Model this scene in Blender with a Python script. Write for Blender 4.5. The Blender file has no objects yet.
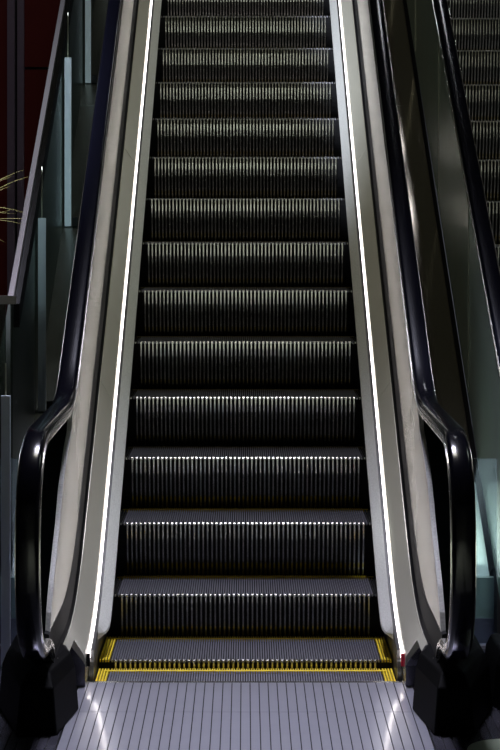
import bpy, bmesh, math, random
from math import sin, cos, pi, radians, sqrt, tan, atan2
S = bpy.context.scene
C = S.collection
R = random.Random(4)

# ---------------------------------------------------------------- camera, world, lights, exposure
cam = bpy.data.cameras.new('camera'); camo = bpy.data.objects.new('camera', cam); C.objects.link(camo)
camo.location = (0, 0, 1.55); camo.rotation_euler = (pi/2, 0, 0)
cam.sensor_fit = 'AUTO'; cam.sensor_width = 36; cam.lens = 2160/750*36
cam.shift_x = 4.5/750; cam.shift_y = -165/750
cam.clip_end = 200
S.camera = camo
w = bpy.data.worlds.new('world'); S.world = w; w.use_nodes = True
w.node_tree.nodes['Background'].inputs[0].default_value = (.55, .6, .75, 1)
w.node_tree.nodes['Background'].inputs[1].default_value = .008
S.view_settings.view_transform = 'Standard'; S.view_settings.look = 'None'
S.view_settings.gamma = 1; S.view_settings.exposure = 0

def area(name, loc, size, power, color, aim=None, sy=None, spread=None):
    l = bpy.data.lights.new(name, 'AREA'); l.energy = power; l.color = color; l.size = size
    if spread: l.spread = radians(spread)
    if sy: l.shape = 'RECTANGLE'; l.size_y = sy
    o = bpy.data.objects.new(name, l); C.objects.link(o); o.location = loc
    if aim:
        import mathutils
        d = mathutils.Vector(aim) - mathutils.Vector(loc)
        o.rotation_euler = d.to_track_quat('-Z', 'Y').to_euler()
    return o
area('ceiling_light_landing', (0, 9.0, 6.5), .8, 27, (.80, .80, 1.0), (0, 6.4, 0), spread=38)  # added unseen light that brightens the landing plate
area('ceiling_light_hall', (0, -2.0, 5.4), 2.4, 290, (.95, 1.0, .88), (0, -2.0, 0), spread=75)  # added to light the unseen floor that the risers reflect
area('ceiling_light_hall_near', (0, 2.6, 5.4), 1.6, 100, (.95, 1.0, .88), (0, 2.6, 0), spread=50)  # second added light, for the floor nearer the steps
area('ceiling_light_slope', (0, 8.6, 8.6), 1.0, 75, (1.0, .97, .80), (0, 9.4, 1.5), 1.0)  # added overhead fill for the steel side panels
area('ceiling_light_left', (-3.0, 5.0, 1.7), .5, 62, (.80, .86, 1.0), (-1.1, 9.6, 1.7), spread=26)  # low out-of-view light added to brighten the guard posts
area('ceiling_light_side_left', (-2.2, 5.6, 5.4), .4, 5, (.84, .86, 1.0), (-1.5, 7.9, .1), spread=14)  # added narrow fill for the left deck end
area('ceiling_light_side_right', (.95, 5.6, 5.4), .2, 1.5, (.88, .95, .92), (.84, 7.95, .1), spread=8)  # narrow beam added to lift the deck foot behind the screen
area('ceiling_light_right', (3.4, 8.6, 5.0), 1.2, 20, (.85, 1.0, .88), (1.0, 9.5, 1.5))  # added fill for the dark deck and second escalator

# ---------------------------------------------------------------- materials
def mat(name, col, metal=0., rough=.5, coat=0., coatr=.03, emis=0., ecol=None, noise=0., nscale=40., stretch=(1, 1, 1), bump=0., spec=.5, rvar=0.):
    m = bpy.data.materials.new(name); m.use_nodes = True
    nt = m.node_tree; p = nt.nodes['Principled BSDF']
    p.inputs['Base Color'].default_value = (*col, 1); p.inputs['Metallic'].default_value = metal
    p.inputs['Roughness'].default_value = rough; p.inputs['Coat Weight'].default_value = coat; p.inputs['Coat Roughness'].default_value = coatr
    p.inputs['Specular IOR Level'].default_value = spec
    if emis:
        p.inputs['Emission Color'].default_value = (*(ecol or col), 1); p.inputs['Emission Strength'].default_value = emis
    if noise or bump or rvar:
        tc = nt.nodes.new('ShaderNodeTexCoord'); mp = nt.nodes.new('ShaderNodeMapping')
        mp.inputs['Scale'].default_value = stretch
        nz = nt.nodes.new('ShaderNodeTexNoise'); nz.inputs['Scale'].default_value = nscale; nz.inputs['Detail'].default_value = 5
        nt.links.new(tc.outputs['Object'], mp.inputs[0]); nt.links.new(mp.outputs[0], nz.inputs['Vector'])
        if noise:
            mx = nt.nodes.new('ShaderNodeMix'); mx.data_type = 'RGBA'
            mx.inputs[6].default_value = (*[c*(1-noise) for c in col], 1)
            mx.inputs[7].default_value = (*[min(1, c*(1+noise)) for c in col], 1)
            nt.links.new(nz.outputs['Fac'], mx.inputs[0]); nt.links.new(mx.outputs[2], p.inputs['Base Color'])
        if rvar:
            mr = nt.nodes.new('ShaderNodeMapRange'); mr.inputs[3].default_value = max(.02, rough-rvar); mr.inputs[4].default_value = rough+rvar
            nt.links.new(nz.outputs['Fac'], mr.inputs[0]); nt.links.new(mr.outputs[0], p.inputs['Roughness'])
        if bump:
            b = nt.nodes.new('ShaderNodeBump'); b.inputs['Strength'].default_value = bump; b.inputs['Distance'].default_value = .002
            nt.links.new(nz.outputs['Fac'], b.inputs['Height']); nt.links.new(b.outputs[0], p.inputs['Normal'])
    return m
def glassmat(name, tint, body, mix, rough=.05, metal=0., spec=.5):
    """clear pane: tinted see-through, a little body colour, fresnel gloss"""
    m = bpy.data.materials.new(name); m.use_nodes = True; nt = m.node_tree; n = nt.nodes; n.clear()
    out = n.new('ShaderNodeOutputMaterial'); tr = n.new('ShaderNodeBsdfTransparent'); tr.inputs[0].default_value = (*tint, 1)
    pb = n.new('ShaderNodeBsdfPrincipled'); pb.inputs['Base Color'].default_value = (*body, 1); pb.inputs['Roughness'].default_value = rough
    pb.inputs['Metallic'].default_value = metal; pb.inputs['Specular IOR Level'].default_value = spec
    ms = n.new('ShaderNodeMixShader'); lw = n.new('ShaderNodeLayerWeight'); lw.inputs[0].default_value = .25
    mr = n.new('ShaderNodeMapRange'); mr.inputs[3].default_value = mix; mr.inputs[4].default_value = min(1, mix+.5)
    nt.links.new(lw.outputs['Fresnel'], mr.inputs[0]); nt.links.new(mr.outputs[0], ms.inputs[0])
    nt.links.new(tr.outputs[0], ms.inputs[1]); nt.links.new(pb.outputs[0], ms.inputs[2]); nt.links.new(ms.outputs[0], out.inputs[0])
    return m
M = {}
M['panel'] = mat('satin_steel', (.68, .66, .55), .45, .24, noise=.03, nscale=3)
M['skirt'] = mat('brushed_deflector', (.78, .78, .72), .35, .5, noise=.35, nscale=220, bump=.5)
M['skirtwall'] = mat('dark_skirt', (.10, .10, .10), .8, .4)
M['chrome'] = mat('chrome_edge', (.85, .83, .76), 1, .22)
M['rubber'] = mat('black_handrail_rubber', (.0025, .0025, .005), 0, .16, coat=.0, spec=.25)
M['groove'] = mat('black_gasket', (.003, .003, .004), 0, .5, spec=.12)  # also colours the painted shade strip under the guard rail
M['tread'] = mat('tread_aluminium', (.44, .43, .49), 1, .38, noise=.15, nscale=200)
M['worn'] = mat('worn_yellow', (.16, .12, .04), .2, .45)  # yellow darkened to stand for the dimmer light on upper steps
M['alu'] = mat('step_aluminium', (.50, .50, .48), 1, .22, noise=.15, nscale=200)
M['stepblack'] = mat('step_black', (.006, .006, .007), 0, .7, spec=.2)
M['yellow'] = mat('yellow_paint', (.85, .62, .03), 0, .4, noise=.15, nscale=90)
M['box'] = mat('black_plastic', (.001, .001, .0015), 0, .6, spec=.04)
M['hall'] = mat('pale_hall_tile', (.42, .43, .40), 0, .5, noise=.05, nscale=3)
M['darktile'] = mat('dark_hall_tile', (.06, .06, .06), 0, .6, noise=.1, nscale=3)
M['hallwall'] = mat('beige_hall_wall', (.45, .43, .36), 0, .7, noise=.05, nscale=3)
M['plate'] = mat('landing_steel', (.50, .50, .58), .75, .36, coat=.8, coatr=.10, noise=.08, nscale=9)
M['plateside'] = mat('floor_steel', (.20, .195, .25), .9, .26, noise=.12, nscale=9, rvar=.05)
M['led'] = mat('led_strip', (1, .93, 1), 0, .5, emis=5, ecol=(1, .94, .95))
M['red'] = mat('red_reflector', (.75, .01, .05), 0, .3, emis=.0)
M['deck'] = mat('dark_bronze_deck', (.26, .23, .185), .85, .11, noise=.25, nscale=70)
M['deckg'] = mat('grey_deck', (.22, .24, .23), .9, .25, noise=.12, nscale=12, rvar=.04)
M['outer'] = mat('green_glazed_side', (.52, .64, .55), .2, .18, noise=.08, nscale=5)
M['endcap'] = mat('grey_end_cap', (.30, .28, .34), .4, .4)
M['glass'] = glassmat('guard_glass', (.62, .72, .66), (.06, .075, .065), .42, .28)
M['clear'] = glassmat('clear_glass', (.86, .92, .96), (.42, .50, .66), .16, .05, 1.)
M['darkglass'] = mat('newel_black_glass', (.002, .003, .003), 0, .50, spec=0.)
M['trim'] = mat('brushed_end_trim', (.42, .42, .40), .2, .6, noise=.4, nscale=150, spec=.2)
M['post'] = mat('frosted_post', (.78, .86, 1.0), 0, .4)
M['wire'] = mat('glass_joint', (.34, .35, .28), .2, .3)
M['rail'] = mat('guard_rail_steel', (.24, .22, .23), .8, .35)
M['redwall'] = mat('dark_red_panel', (.12, .012, .013), 0, .5, spec=.15, noise=.15, nscale=3)
M['mauve'] = mat('mauve_strip', (.20, .15, .24), .0, .4)
M['sidewall'] = mat('beige_side_wall', (.20, .19, .16), 0, .7, noise=.1, nscale=2)
M['darkwall'] = mat('dark_wall', (.02, .02, .022), 0, .7, noise=.2, nscale=2)
M['floor'] = mat('dark_floor', (.03, .03, .034), 0, .35, noise=.2, nscale=4)
M['leaf'] = mat('dry_leaf', (.20, .17, .05), 0, .5, noise=.3, nscale=20)
M['pot'] = mat('clay_pot', (.12, .09, .07), 0, .7, noise=.2, nscale=15)
M['decal'] = mat('pale_green_disc', (.30, .36, .26), 0, .5, noise=.1, nscale=8)
M['lampwhite'] = mat('lamp_white', (.9, .9, .9), 0, .5, emis=30, ecol=(.9, .93, 1))
M['metalw'] = mat('lamp_body', (.3, .3, .3), .5, .4)

# ---------------------------------------------------------------- helpers
def link(name, bm, m, parent=None, smooth=False, bevel=0):
    me = bpy.data.meshes.new(name); bmesh.ops.recalc_face_normals(bm, faces=bm.faces); bm.to_mesh(me); bm.free()
    me.materials.append(M[m]); o = bpy.data.objects.new(name, me); C.objects.link(o)
    if smooth:
        for p in me.polygons: p.use_smooth = True
    if bevel:
        b = o.modifiers.new('bevel', 'BEVEL'); b.width = bevel; b.segments = 2; b.limit_method = 'ANGLE'
    if parent: o.parent = parent
    return o
def box(bm, x0, x1, y0, y1, z0, z1):
    v = [bm.verts.new(p) for p in ((x0,y0,z0),(x1,y0,z0),(x1,y1,z0),(x0,y1,z0),(x0,y0,z1),(x1,y0,z1),(x1,y1,z1),(x0,y1,z1))]
    for f in ((0,3,2,1),(4,5,6,7),(0,1,5,4),(1,2,6,5),(2,3,7,6),(3,0,4,7)): bm.faces.new([v[i] for i in f])
def rings(bm, rs, closed=True, caps=True):
    V = [[bm.verts.new(p) for p in r] for r in rs]
    n = len(V[0])
    for a, b in zip(V, V[1:]):
        for i in range(n if closed else n-1):
            j = (i+1) % n
            bm.faces.new((a[i], a[j], b[j], b[i]))
    if caps and closed: bm.faces.new(V[0]); bm.faces.new(V[-1][::-1])
def prism_x(bm, poly, x0, x1):
    """poly: list of (y,z), extruded along x"""
    a = [bm.verts.new((x0, y, z)) for y, z in poly]; b = [bm.verts.new((x1, y, z)) for y, z in poly]
    n = len(poly)
    for i in range(n): bm.faces.new((a[i], a[(i+1)%n], b[(i+1)%n], b[i]))
    bmesh.ops.triangulate(bm, faces=[bm.faces.new(a), bm.faces.new(b[::-1])])
def empty(name, loc, label, cat, group=None):
    o = bpy.data.objects.new(name, None); C.objects.link(o); o.location = loc; o.empty_display_size = .1
    o['label'] = label; o['category'] = cat
    if group: o['group'] = group
    return o
def tag(o, label=None, cat=None, group=None, kind=None):
    if label: o['label'] = label
    if cat: o['category'] = cat
    if group: o['group'] = group
    if kind: o['kind'] = kind
    return o
def struct(o): o['kind'] = 'structure'; return o

T30 = tan(radians(30)); YB = 7.33; YEND = 14.2
def base(y, a=.35):
    """nose line: flat, parabola blend, then 30 degrees"""
    if y < YB-a: return 0.
    if y > YB+a: return T30*(y-YB)
    return T30*(y-(YB-a))**2/(4*a)
def ys(y0, y1, fine=(6.9, 7.8)):
    out = [y0]
    k = 0
    grid = [fine[0]+i*(fine[1]-fine[0])/24 for i in range(25)]
    for g in grid:
        if y0+1e-4 < g < y1-1e-4: out.append(g)
    out.append(y1)
    return out
def sweep(bm, prof, y0, y1, s=1):
    """prof: closed list of (X, v) swept along the escalator's line; s mirrors left and right"""
    rings(bm, [[(s*x, y, base(y)+v) for x, v in prof] for y in ys(y0, y1)])

# ---------------------------------------------------------------- setting
bm = bmesh.new(); box(bm, -9, 9, -6, 18, -.6, -.5); struct(link('floor', bm, 'floor'))
bm = bmesh.new(); box(bm, -9, -.56, -6, 7.0, -.5, -.03); box(bm, -9, -.56, 7.0, 18, -.5, -.03); 
struct(link('trim_1', bm, 'floor'))
bm = bmesh.new(); box(bm, -.56, 2.2, -6, 18, -.5, -.25); struct(link('trim_2', bm, 'floor'))
bm = bmesh.new(); box(bm, 2.2, 9, -6, 18, -.5, -.03); struct(link('trim_3', bm, 'floor'))
bm = bmesh.new(); box(bm, -9, 9, 17.9, 18.1, -.5, 9); struct(link('wall_back', bm, 'darkwall'))
bm = bmesh.new(); box(bm, -9.1, -9, -6, 18, -.5, 9); struct(link('wall_left', bm, 'sidewall'))
bm = bmesh.new(); box(bm, 9, 9.1, -6, 18, -.5, 9); struct(link('wall_right', bm, 'sidewall'))
bm = bmesh.new(); box(bm, -9, 9, -6, 18, 9, 9.1); struct(link('ceiling', bm, 'darkwall'))

bm = bmesh.new(); box(bm, -8.9, 8.9, -6, 5.19, -.03, .004); struct(link('floor', bm, 'darktile'))
for q, (xa, xb) in enumerate([(-.70, .70), (.83, 2.23)]):
    bm = bmesh.new(); box(bm, xa, xb, -6, 5.19, .004, .007); struct(link('trim_%d' % (5+q), bm, 'hall'))  # unseen pale strips added for the risers to mirror
s_ = bmesh.new(); box(s_, -9, 9, -6.1, -6, -.5, 9); struct(link('wall_front', s_, 'hallwall'))
# red panelled partition far left, with two mauve strips and a black joint
rp = empty('wall_partition', (-2.0, 16, -.03), 'dark red panelled partition with mauve vertical strips behind the glass guard', 'partition')
def px(x, y): return (x-245.5)*y/2160
bm = bmesh.new(); box(bm, px(-160, 16), px(7.5, 16), 16, 16.06, 0, 4.6); link('panel', bm, 'redwall', rp).location = (2.0, -16, 0)
bm = bmesh.new(); box(bm, px(24.5, 16), px(74, 16), 16, 16.06, 0, 2.62); box(bm, px(24.5, 16), px(74, 16), 16, 16.06, 2.64, 4.6); link('panel', bm, 'redwall', rp).location = (2.0, -16, 0)
bm = bmesh.new(); box(bm, px(7.6, 16), px(15, 16), 15.97, 16.05, 0, 4.6); link('strip', bm, 'mauve', rp).location = (2.0, -16, 0)
bm = bmesh.new(); box(bm, px(17.6, 16), px(24.4, 16), 15.97, 16.05, 0, 4.6); link('strip', bm, 'mauve', rp).location = (2.0, -16, 0)

# ---------------------------------------------------------------- escalator
def step_meshes():
    HW = .495
    ribs = bmesh.new(); n = 110; p = .00826
    for i in range(n):
        x = (i-(n-1)/2)*p
        box(ribs, x-.0021, x+.0021, .004, .382, -.009, 0)
    body = bmesh.new()
    box(body, -HW, HW, .006, .40, -.035, -.0095)
    # curved riser shell
    def arc(s): return .4-sqrt(.405**2-s*s)+.005
    for sgn in (0,):
        prof = [(arc(s)+.007, -s) for s in [.006+.212*k/10 for k in range(11)]]
        prof += [(prof[-1][0]+.02, prof[-1][1]), (.05, -.03)]
        prism_x(body, prof, -HW, HW)
    cl = bmesh.new(); m = 54; q = p*2
    ss = [.0, .003, .03, .06, .09, .12, .15, .18, .212]
    for i in range(m):
        x = (i-(m-1)/2)*q
        front = [(arc(s)+(.0035 if k == 0 else 0.), -s) for k, s in enumerate(ss)]
        rr = []
        for yy, zz in front: rr.append([(x-.0040, yy+.012, zz), (x-.0030, yy, zz), (x+.0030, yy, zz), (x+.0040, yy+.012, zz)])
        rings(cl, rr)
    yl = bmesh.new(); sd = bmesh.new(); sd2 = bmesh.new()
    for i in range(n):
        x = (i-(n-1)/2)*p
        box(yl, x-.0021, x+.0021, .382, .40, -.009, 0)
    box(yl, -HW+.02, HW-.02, .352, .372, -.009, .0008)
    for s in (-1, 1):
        for k in range(4):
            x = s*(.462+k*.0095); box(sd if s < 0 else sd2, x-.0028, x+.0028, .004, .40, -.009, .0)
    return ribs, body, cl, yl, sd, sd2
def mk(name, bm, m):
    me = bpy.data.meshes.new(name); bmesh.ops.recalc_face_normals(bm, faces=bm.faces); bm.to_mesh(me); bm.free(); me.materials.append(M[m]); return me
_r, _b, _c, _y, _s, _t = step_meshes()
_s2 = _s.copy(); _t2 = _t.copy(); _y2 = _y.copy()
ME = [mk('step_cleats', _r, 'tread'), mk('step_body', _b, 'stepblack'), mk('riser_cleats', _c, 'alu'), mk('yellow_edge', _y, 'yellow'), mk('side_cleats_yellow', _s, 'yellow'), mk('side_cleats', _s2, 'alu'), mk('worn_edge', _y2, 'worn'), mk('side_cleats_yellow', _t, 'yellow'), mk('side_cleats', _t2, 'alu')]

def step(parent, x, y, z, n):
    def add(nm, me, par, loc=(0, 0, 0)):
        o = bpy.data.objects.new(nm, me); C.objects.link(o); o.parent = par; o.location = loc; return o
    b = add('step', ME[1], parent, (x, y, z))
    add('tread', ME[0], b); add('riser', ME[2], b); add('yellow_line', ME[3] if n < 1 else ME[6], b); add('side_cleats', ME[4] if n < -1 else ME[5], b); add('side_cleats', ME[7] if n < -1 else ME[8], b)

def handrail_path():
    """top surface points of the handrail, (y,z,nx?) from the top end round the newel"""
    pts = []
    y = YEND
    for yy in [YEND, 12.5, 11, 9.5, 8.5]+[7.95-i*.05 for i in range(26)]:
        pts.append((yy, base(yy, .17)+.91))
    cy, cz, ry, rz = 6.42, .57, .375, .34
    for k in range(1, 37):
        a = pi/2+k*pi/36
        # slightly squarer than an ellipse
        c, s = cos(a), sin(a)
        e = .80
        pts.append((cy+ry*math.copysign(abs(c)**e, c), cz+rz*math.copysign(abs(s)**e, s)))
    pts += [(6.48, .215), (6.54, .17), (6.60, .11), (6.64, .06)]
    return pts
HP = handrail_path()
def frames(pts):
    out = []
    for i, (y, z) in enumerate(pts):
        a = pts[max(0, i-1)]; b = pts[min(len(pts)-1, i+1)]
        ty, tz = b[0]-a[0], b[1]-a[1]; L = sqrt(ty*ty+tz*tz); ty /= L; tz /= L
        out.append((y, z, tz, -ty) if True else None)     # outward normal (ny,nz): up on the flat run
    return out
FR = frames(HP)
def sweep_rail(bm, prof, s, X, fr=FR):
    """prof: (dx, inward) closed; inward measured from the outer surface"""
    rings(bm, [[(s*(X+dx), y-ny*d, z-nz*d) for dx, d in prof] for y, z, ny, nz in fr])

def seg_list(y0, y1, cuts):
    c = [y0]+[k for k in cuts if y0 < k < y1]+[y1]
    return [(a+(.0018 if i else 0), b-(.0018 if i < len(c)-2 else 0)) for i, (a, b) in enumerate(zip(c, c[1:]))]
CUTS = [8.52, 10.20, 11.88, 13.56]

def balustrade_poly(inset=0., y0=None):
    """side outline of the balustrade: newel cut, then along under the handrail, back along the bottom"""
    cut = [(6.52, .10), (6.52, .155), (6.54, .24), (6.585, .315), (6.66, .385), (6.77, .46), (6.90, .55), (7.02, .65), (7.18, .73), (7.34, .79), (7.42, .865)]
    return cut

def build_escalator(x0, phase, label, sides, newel_sides, full=True):
    E = empty('escalator', (x0, 7.33, 0), label, 'escalator')
    OX = -7.33
    def part(name, bm, m, parent=E, smooth=False, bevel=0):
        o = link(name, bm, m, parent, smooth, bevel)
        if parent is E: o.location = (0, OX, 0)
        return o
    # steps
    zs = {-3: .004, -2: .033}
    yn = {-3: 6.885, -2: 7.285}
    for n in range(-3, 16):
        y = yn.get(n, 8.01+.351*n); z = zs.get(n, .39+.2025*n)
        if n >= -1: y -= phase; z -= phase*T30
        step(E, 0, y+OX, z, n)
    for s in sides:
        # skirt wall beside the steps
        bm = bmesh.new(); sweep(bm, [(.499, -.22), (.499, .06), (.515, .06), (.515, -.22)], 7.10, YEND, s); part('skirt_panel', bm, 'skirtwall')
        # sloped deflector strip over the step edge, tapering to nothing at the bottom
        bm = bmesh.new(); rs = []
        for y in ys(7.30, YEND, (7.30, 7.8)):
            t = min(1, max(0, (y-7.30)/.12)); k = sqrt(max(0, 1-(1-t)**2)); xi = .497-.0345*k
            z = base(y); rs.append([(s*xi, y, z+.055+(1-k)*.02), (s*(xi+.001), y, z+.066+(1-k)*.012), (s*.499, y, z+.096), (s*.4995, y, z+.055)])
        rings(bm, rs); part('deflector_strip', bm, 'skirt')
        bm = bmesh.new(); sweep(bm, [(.4995, .05), (.4995, .090), (.5095, .0935), (.5104, .0935), (.5104, .05)], 7.12, YEND, s); part('brush_channel', bm, 'skirtwall')
        # light line
        bm = bmesh.new(); sweep(bm, [(.5105, .07), (.5105, .098), (.5160, .101), (.5160, .07)], 7.04, YEND, s); part('light_strip', bm, 'led')
        bm = bmesh.new(); box(bm, s*.512-.006, s*.512+.006, 7.022, 7.040, .066, .106); part('strip_end', bm, 'red' if s > 0 else 'groove')
        # lower inner deck and upper panel, in sheets with joints
        for a, b in seg_list(6.98, YEND, CUTS):
            bm = bmesh.new(); sweep(bm, [(.5175, .0 if False else .012), (.5175, .100), (.522, .112), (.5715, .187), (.580, .187), (.580, .012)], a, b, s)
            part('inner_deck_panel', bm, 'panel')
        bm = bmesh.new(); rings(bm, [[(s*X, y, v) for X, v in ((.5172, .012), (.5172, .080), (.522, .090), (.5700, .150), (.5700, .012))] for y in (6.968, 6.9785)]); part('deck_end_plate', bm, 'plateside')
        bm = bmesh.new(); sweep(bm, [(.568, .172), (.5718, .184), (.584, .198), (.5918, .272), (.606, .276), (.606, .172)], 6.50, YEND, s); part('joint_gasket', bm, 'groove')
        for i, (a, b) in enumerate(seg_list(7.42, YEND, CUTS)):
            bm = bmesh.new()
            if i == 0:
                cut = balustrade_poly()
                top = [(y, base(y, .17)+.868) for y in ys(7.43, b, (7.43, 7.9))]
                bot = [(y, base(y)+.16) for y in ys(6.46, b)][::-1]
                poly = [p for p in cut if p[1] > .15]+top+bot
                prism_x(bm, poly, s*.593, s*.606)
            else:
                rings(bm, [[(s*X, y, base(y)+v) for X, v in ((.593, .255), (.593, .868), (.606, .868), (.606, .255))] for y in (a, b)])
            part('balustrade_panel', bm, 'panel')
        # brushed end face of the balustrade
        cut = [p for p in balustrade_poly() if p[1] > .15]
        fine = []
        for (ya, za), (yb, zb) in zip(cut, cut[1:]):
            for k in range(4): fine.append((ya+(yb-ya)*k/4, za+(zb-za)*k/4))
        fine.append(cut[-1])
        bm = bmesh.new(); rings(bm, [[(s*.592, y, z+.002), (s*.592, y-.008, z+.010), (s*.628, y-.008, z+.010), (s*.628, y+.012, z-.014), (s*.60, y+.012, z-.014)] for y, z in fine])
        part('newel_end_trim', bm, 'trim')
        # outer side
        bm = bmesh.new(); oc = [(y, z) for y, z in balustrade_poly() if z > .12]
        top = [(y, base(y, .17)+.868) for y in ys(7.43, YEND, (7.43, 7.9))]; bot = [(y, base(y)+.05) for y in ys(6.46, YEND)][::-1]
        prism_x(bm, oc+top+bot, s*.630, s*.640); part('outer_panel', bm, 'outer' if not full else 'deckg')
        # dark glass in the handrail loop
        bm = bmesh.new()
        loop = [(y-ny*.045, z-nz*.045) for y, z, ny, nz in FR if y < 7.42]
        prism_x(bm, [(y, z) for y, z in cut][::-1]+loop[-1:0:-1][:0]+[p for p in loop[::-1]][:0]+([(6.52, .235)] + [p for p in loop[::-1] if p[1] > .25]), s*.607, s*.613)
        part('newel_glass', bm, 'darkglass')
        # handrail and its chrome guide
        g = bmesh.new(); sweep_rail(g, [(-.036, .022), (-.036, .034), (-.030, .046), (.030, .046), (.036, .034), (.036, .022)], s, .6125, FR); part('handrail_guide', g, 'chrome')
        h = bmesh.new(); sweep_rail(h, [(-.020, 0), (-.028, .003), (-.0325, .010), (-.0335, .018), (-.031, .027), (.031, .027), (.0335, .018), (.0325, .010), (.028, .003), (.020, 0)], s, .6125, FR)
        part('handrail', h, 'rubber', smooth=True)
        bm = bmesh.new(); sweep(bm, [(.552, .166), (.570, .189), (.572, .189), (.570, .166)], 6.56, 6.979, s); part('deck_nosing', bm, 'panel')
        # inlet box
        bm = bmesh.new()
        def hexa(z, k, yf, yb, ins=0.):
            xs = [(.575, yb), (.513, 6.64), (.552, yf), (.672, yf), (.765, 6.69), (.765, yb)]
            return [(s*(x+(ins if x < .6 else -ins)), y+(ins if y < 6.65 else 0), z) for x, y in xs]
        rings(bm, [hexa(.0125, 0, 6.32, 7.0), hexa(.145, 0, 6.33, 6.99, .012), hexa(.182, 0, 6.36, 6.97, .026), hexa(.192, 0, 6.40, 6.94, .045)])
        part('handrail_inlet_box', bm, 'box', bevel=.006)
    return E, part

E1, part1 = build_escalator(0, 0, 'central escalator with black handrails, lit side strips and empty black ribbed steps', (-1, 1), (-1, 1))
E2, part2 = build_escalator(1.53, .022, 'second escalator at the right edge, only its left side and steps in view', (-1, 1), (-1,), full=False)

# outer decks
def outer_deck(E, ox, xa, xb, m, name='outer_deck'):
    for a, b in seg_list(7.72, YEND, [8.2, 10.9] if ox == 0 and xa > 0 else [10.9]):
        bm = bmesh.new(); rs = []
        for y in ys(a, b, (7.72, 8.1)):
            zb = base(y-.12, .2)
            rs.append([(xa-ox, y, zb+.085), (xb-ox, y, zb+.085), (xb-ox, y, zb-.0), (xa-ox, y, zb-.0)])
        rings(bm, rs); o = link(name if b != 8.2-.0018 else 'deck_foot_panel', bm, m if b != 8.2-.0018 else 'outer', E); o.location = (0, -7.33, 0)
    bm = bmesh.new(); box(bm, xa-ox, xb-ox, 7.69, 7.718, 0, .095); o = link('deck_end_cap', bm, 'endcap', E); o.location = (0, -7.33, 0)
    bm = bmesh.new(); box(bm, xa-ox, xb-ox, 7.70, 7.7185, .0955, .240); o = link('deck_end_panel', bm, 'outer', E); o.location = (0, -7.33, 0)
outer_deck(E1, 0, .642, .886, 'deck')
outer_deck(E1, 0, -1.02, -.642, 'deckg')
# black joint line along the second escalator's foot
bm = bmesh.new(); rings(bm, [[(x, y, base(y-.12, .2)+v) for x, v in ((.872, .086), (.888, .086), (.888, .115), (.872, .10))] for y in ys(7.72, YEND, (7.72, 8.1))])
o = link('deck_gasket', bm, 'groove', E1); o.location = (0, -7.33, 0)

# glass panes standing across the decks beside the newels
for s, lab in ((-1, 'low clear glass screen beside the left newel'), (1, 'low clear glass screen between the two escalators beside the right newel')):
    bm = bmesh.new(); xa, xb = (.665, .885) if s > 0 else (.665, 1.2)
    box(bm, min(s*xa, s*xb), max(s*xa, s*xb), 7.60, 7.61, 0, .675)
    E = empty('glass_screen', (s*(xa+xb)/2, 7.605, -.0), lab, 'screen')
    o = link('pane', bm, 'clear', E); o.location = (-s*(xa+xb)/2, -7.605, 0)
    bm = bmesh.new(); box(bm, min(s*xa, s*xb), max(s*xa, s*xb), 7.585, 7.625, 0, .02); o = link('base_channel', bm, 'endcap', E); o.location = (-s*(xa+xb)/2, -7.605, 0)

# glass joints on the second escalator's outer side
for y in (8.6, 9.93, 11.3, 12.6):
    bm = bmesh.new(); z = base(y); box(bm, -.6445, -.6405, y-.003, y+.003, z+.09, z+.86); o = link('glass_joint', bm, 'wire', E2); o.location = (0, -7.33, 0)

# left glass guard on the deck: posts, sheets, top rail
G = empty('glass_guard', (-.81, 7.5, 0), 'green tinted glass guard with pale posts along the left outer deck', 'guard rail')
def gpart(name, bm, m, par=G):
    o = link(name, bm, m, par)
    if par is G: o.location = (.81, -7.5, 0)
    return o
def dk(y): return base(y-.12, .2)+.085
GY = [7.30, 8.60, 9.86, 11.12, 12.4, 13.7]
for y in GY:
    zt = base(y)+(.88 if y < 7.7 else .785); zb = dk(y)
    if y < 7.7: zb = 0
    bm = bmesh.new(); box(bm, -.825, -.795, y-.012, y+.012, zb, zt)
    p = gpart('post', bm, 'post')
    bm = bmesh.new(); box(bm, -.790, -.766, y-.018, y+.018, zb+.0, zb+.04); gpart('clamp', bm, 'groove')
    bm = bmesh.new(); box(bm, -.8125, -.8085, y-.004, y+.004, zt, base(y)+.99); gpart('joint', bm, 'wire')
ylist = [7.75]+GY[1:]+[14.1]
for a, b in zip(ylist, ylist[1:]):
    bm = bmesh.new(); rings(bm, [[(-.836, y, dk(y)+.0), (-.836, y, base(y)+.98), (-.844, y, base(y)+.98), (-.844, y, dk(y))] for y in ys(a+.004, b-.004, (7.6, 8.0))]); gpart('glass_sheet', bm, 'glass')
bm = bmesh.new(); rings(bm, [[(-.832, y, base(y)+.975), (-.832, y, base(y)+1.0), (-.852, y, base(y)+1.0), (-.852, y, base(y)+.975)] for y in ys(7.74, 14.1, (7.75, 7.9))]); gpart('top_rail', bm, 'rail')
bm = bmesh.new(); rings(bm, [[(-.812, y, base(y)+.88), (-.812, y, base(y)+.965), (-.832, y, base(y)+.965), (-.832, y, base(y)+.88)] for y in ys(7.76, 14.1, (7.76, 7.9))]); gpart('seal', bm, 'groove')  # black strip standing in for the shadow along the glass edge
bm = bmesh.new(); box(bm, -1.6, -.822, 7.735, 7.765, base(7.75)+.97, base(7.75)+1.0); gpart('return_rail', bm, 'rail')
bm = bmesh.new(); box(bm, -1.6, -.86, 7.745, 7.755, 0, base(7.75)+.97); gpart('end_glass', bm, 'glass')

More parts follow.
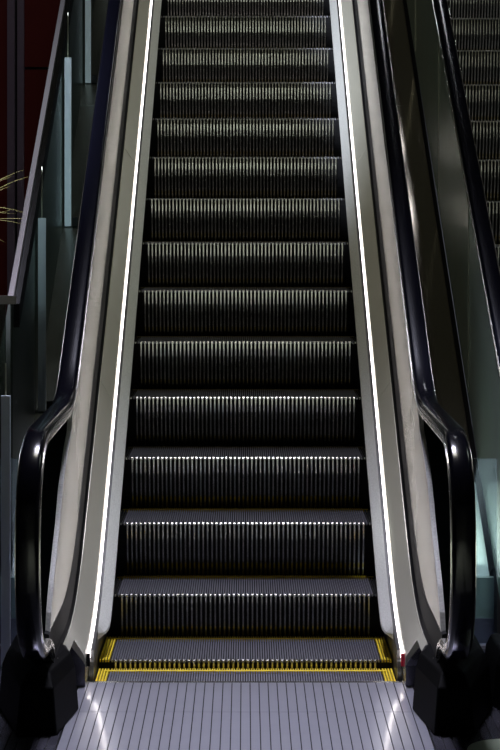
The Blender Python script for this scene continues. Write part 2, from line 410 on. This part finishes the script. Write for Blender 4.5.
# ---------------------------------------------------------------- landing plates (grooved steel covers)
def plate(name, x0, x1, y0, y1, m, lab, ztop=.012):
    E = empty(name, ((x0+x1)/2, (y0+y1)/2, 0), lab, 'floor plate')
    off = (-(x0+x1)/2, -(y0+y1)/2, 0)
    bm = bmesh.new(); box(bm, x0, x1, y0, y1, ztop-.0105-.0, ztop-.004) ; o = link('backing', bm, 'stepblack', E); o.location = off
    bm = bmesh.new(); p = .029; n = int(round((x1-x0)/p)); p = (x1-x0)/n
    for i in range(n): box(bm, x0+i*p+.0016, x0+(i+1)*p-.0016, y0, y1, ztop-.0042, ztop)
    o = link('ribbed_cover', bm, m, E); o.location = off
    return E
plate('landing_plate', -.540, .540, 6.62, 7.03, 'plate', 'lit grooved steel plate at the foot of the central steps, nearest the comb')
plate('landing_plate', -.540, .540, 5.2, 6.617, 'plate', 'lit grooved steel plate at the bottom edge between the two black boxes')
plate('landing_plate', -1.50, -.543, 5.2, 7.03, 'plateside', 'dim grooved steel floor plate under the left black box')
plate('landing_plate', .543, 2.2, 5.2, 7.03, 'plateside', 'dim grooved steel floor plate under the right black box')
bm = bmesh.new(); box(bm, -1.5, -.543, 7.032, 7.69, -.03, .008); tag(link('floor_slab', bm, 'plateside'), 'plain grey floor slab between left black box and outer deck end', 'floor slab')
bm = bmesh.new(); box(bm, .543, .98, 7.032, 7.69, -.03, .008); tag(link('floor_slab', bm, 'plateside'), 'plain grey floor slab behind the right black box', 'floor slab')
# comb edge
bm = bmesh.new(); prism_x(bm, [(7.03, .004), (7.03, .012), (7.046, .013), (7.054, .007), (7.054, .004)], -.54, .54); o = link('comb_plate', bm, 'chrome', E1); o.location = (0, -7.33, 0)
bm = bmesh.new()
for i in range(110):
    x = (i-54.5)*.00826+.00413; box(bm, x-.001, x+.001, 7.05, 7.075, .0, .006)
o = link('comb_teeth', bm, 'alu', E1); o.location = (0, -7.33, 0)

# pale disc on the floor at the bottom right corner
bm = bmesh.new(); c = bmesh.ops.create_cone(bm, cap_ends=True, segments=48, radius1=.13, radius2=.128, depth=.004)
o = link('floor_disc', bm, 'decal'); o.location = (.76, 6.14, .0145); tag(o, 'pale green round disc on the floor in the bottom right corner', 'floor disc')

# ---------------------------------------------------------------- palm at the far left
P = empty('potted_palm', (-1.62, 11.0, -.03), 'thin dry palm fronds poking in at the left edge before the red partition', 'plant')
bm = bmesh.new(); rings(bm, [[(r*cos(2*pi*k/24), r*sin(2*pi*k/24), z) for k in range(24)] for r, z in ((.15, 0), (.21, .38), (.23, .38), (.23, .42), (.20, .42), (.19, .36))]); link('pot', bm, 'pot', P, True)
bm = bmesh.new(); rings(bm, [[(r*cos(2*pi*k/10)+dx, r*sin(2*pi*k/10), z) for k in range(10)] for r, z, dx in ((.03, .36, 0), (.022, .8, .02), (.018, 1.25, -.01), (.012, 1.5, 0))]); link('stem', bm, 'leaf', P, True)
def frond(x0, z0, tx, tz, sag, wd=.006, y=0):
    bm = bmesh.new(); rs = []
    for k in range(13):
        t = k/12; x = x0+(tx-x0)*t; z = z0+(tz-z0)*t+sag*4*t*(1-t); r = wd*(1-t*.85)
        rs.append([(x, y+t*.05, z+r*.5), (x, y+t*.05+r, z-r*.3), (x, y+t*.05-r, z-r*.3)])
    rings(bm, rs); link('frond', bm, 'leaf', P, True)
def pl(x, y): return ((x-245.5)*11/2160+1.62, 1.55-(y-210)*11/2160+.03)
for i, (xa, ya, xb, yb, sag) in enumerate([(-60, 235, 24, 170, .06), (-60, 240, 29, 176, .05), (-60, 250, 10, 176, .05), (-60, 262, 16, 214, .05), (-60, 262, 21, 224, .05), (-60, 258, 24, 219, .03), (-60, 262, 6, 243, .05), (-60, 240, 9, 186, .02), (-60, 262, 8, 210, .0), (-60, 262, 30, 215, .07)]):
    a = pl(xa, ya); b = pl(xb, yb); frond(0, 1.40+.01*i, b[0], b[1], sag, y=(i % 3-1)*.05)

# ---------------------------------------------------------------- pendant downlights over the escalators (mirrored in the dark deck)
for i, (x, y) in enumerate([(1.17, 12.6), (1.17, 13.15)]):
    L = empty('pendant_downlight', (x, y, 6.1), ['nearer round pendant downlight above the dark deck', 'farther round pendant downlight above the dark deck'][i], 'lamp')
    bm = bmesh.new(); rings(bm, [[(q*cos(2*pi*k/24), q*sin(2*pi*k/24), z) for k in range(24)] for q, z in ((.10, 0), (.11, .01), (.10, .12), (.03, .16))]); link('housing', bm, 'metalw', L, True)
    bm = bmesh.new(); rings(bm, [[(q*cos(2*pi*k/24), q*sin(2*pi*k/24), z) for k in range(24)] for q, z in ((.08, -.012), (.085, -.002))]); link('diffuser', bm, 'lampwhite', L)
    bm = bmesh.new(); box(bm, -.006, .006, -.006, .006, .16, 2.9); link('rod', bm, 'metalw', L)
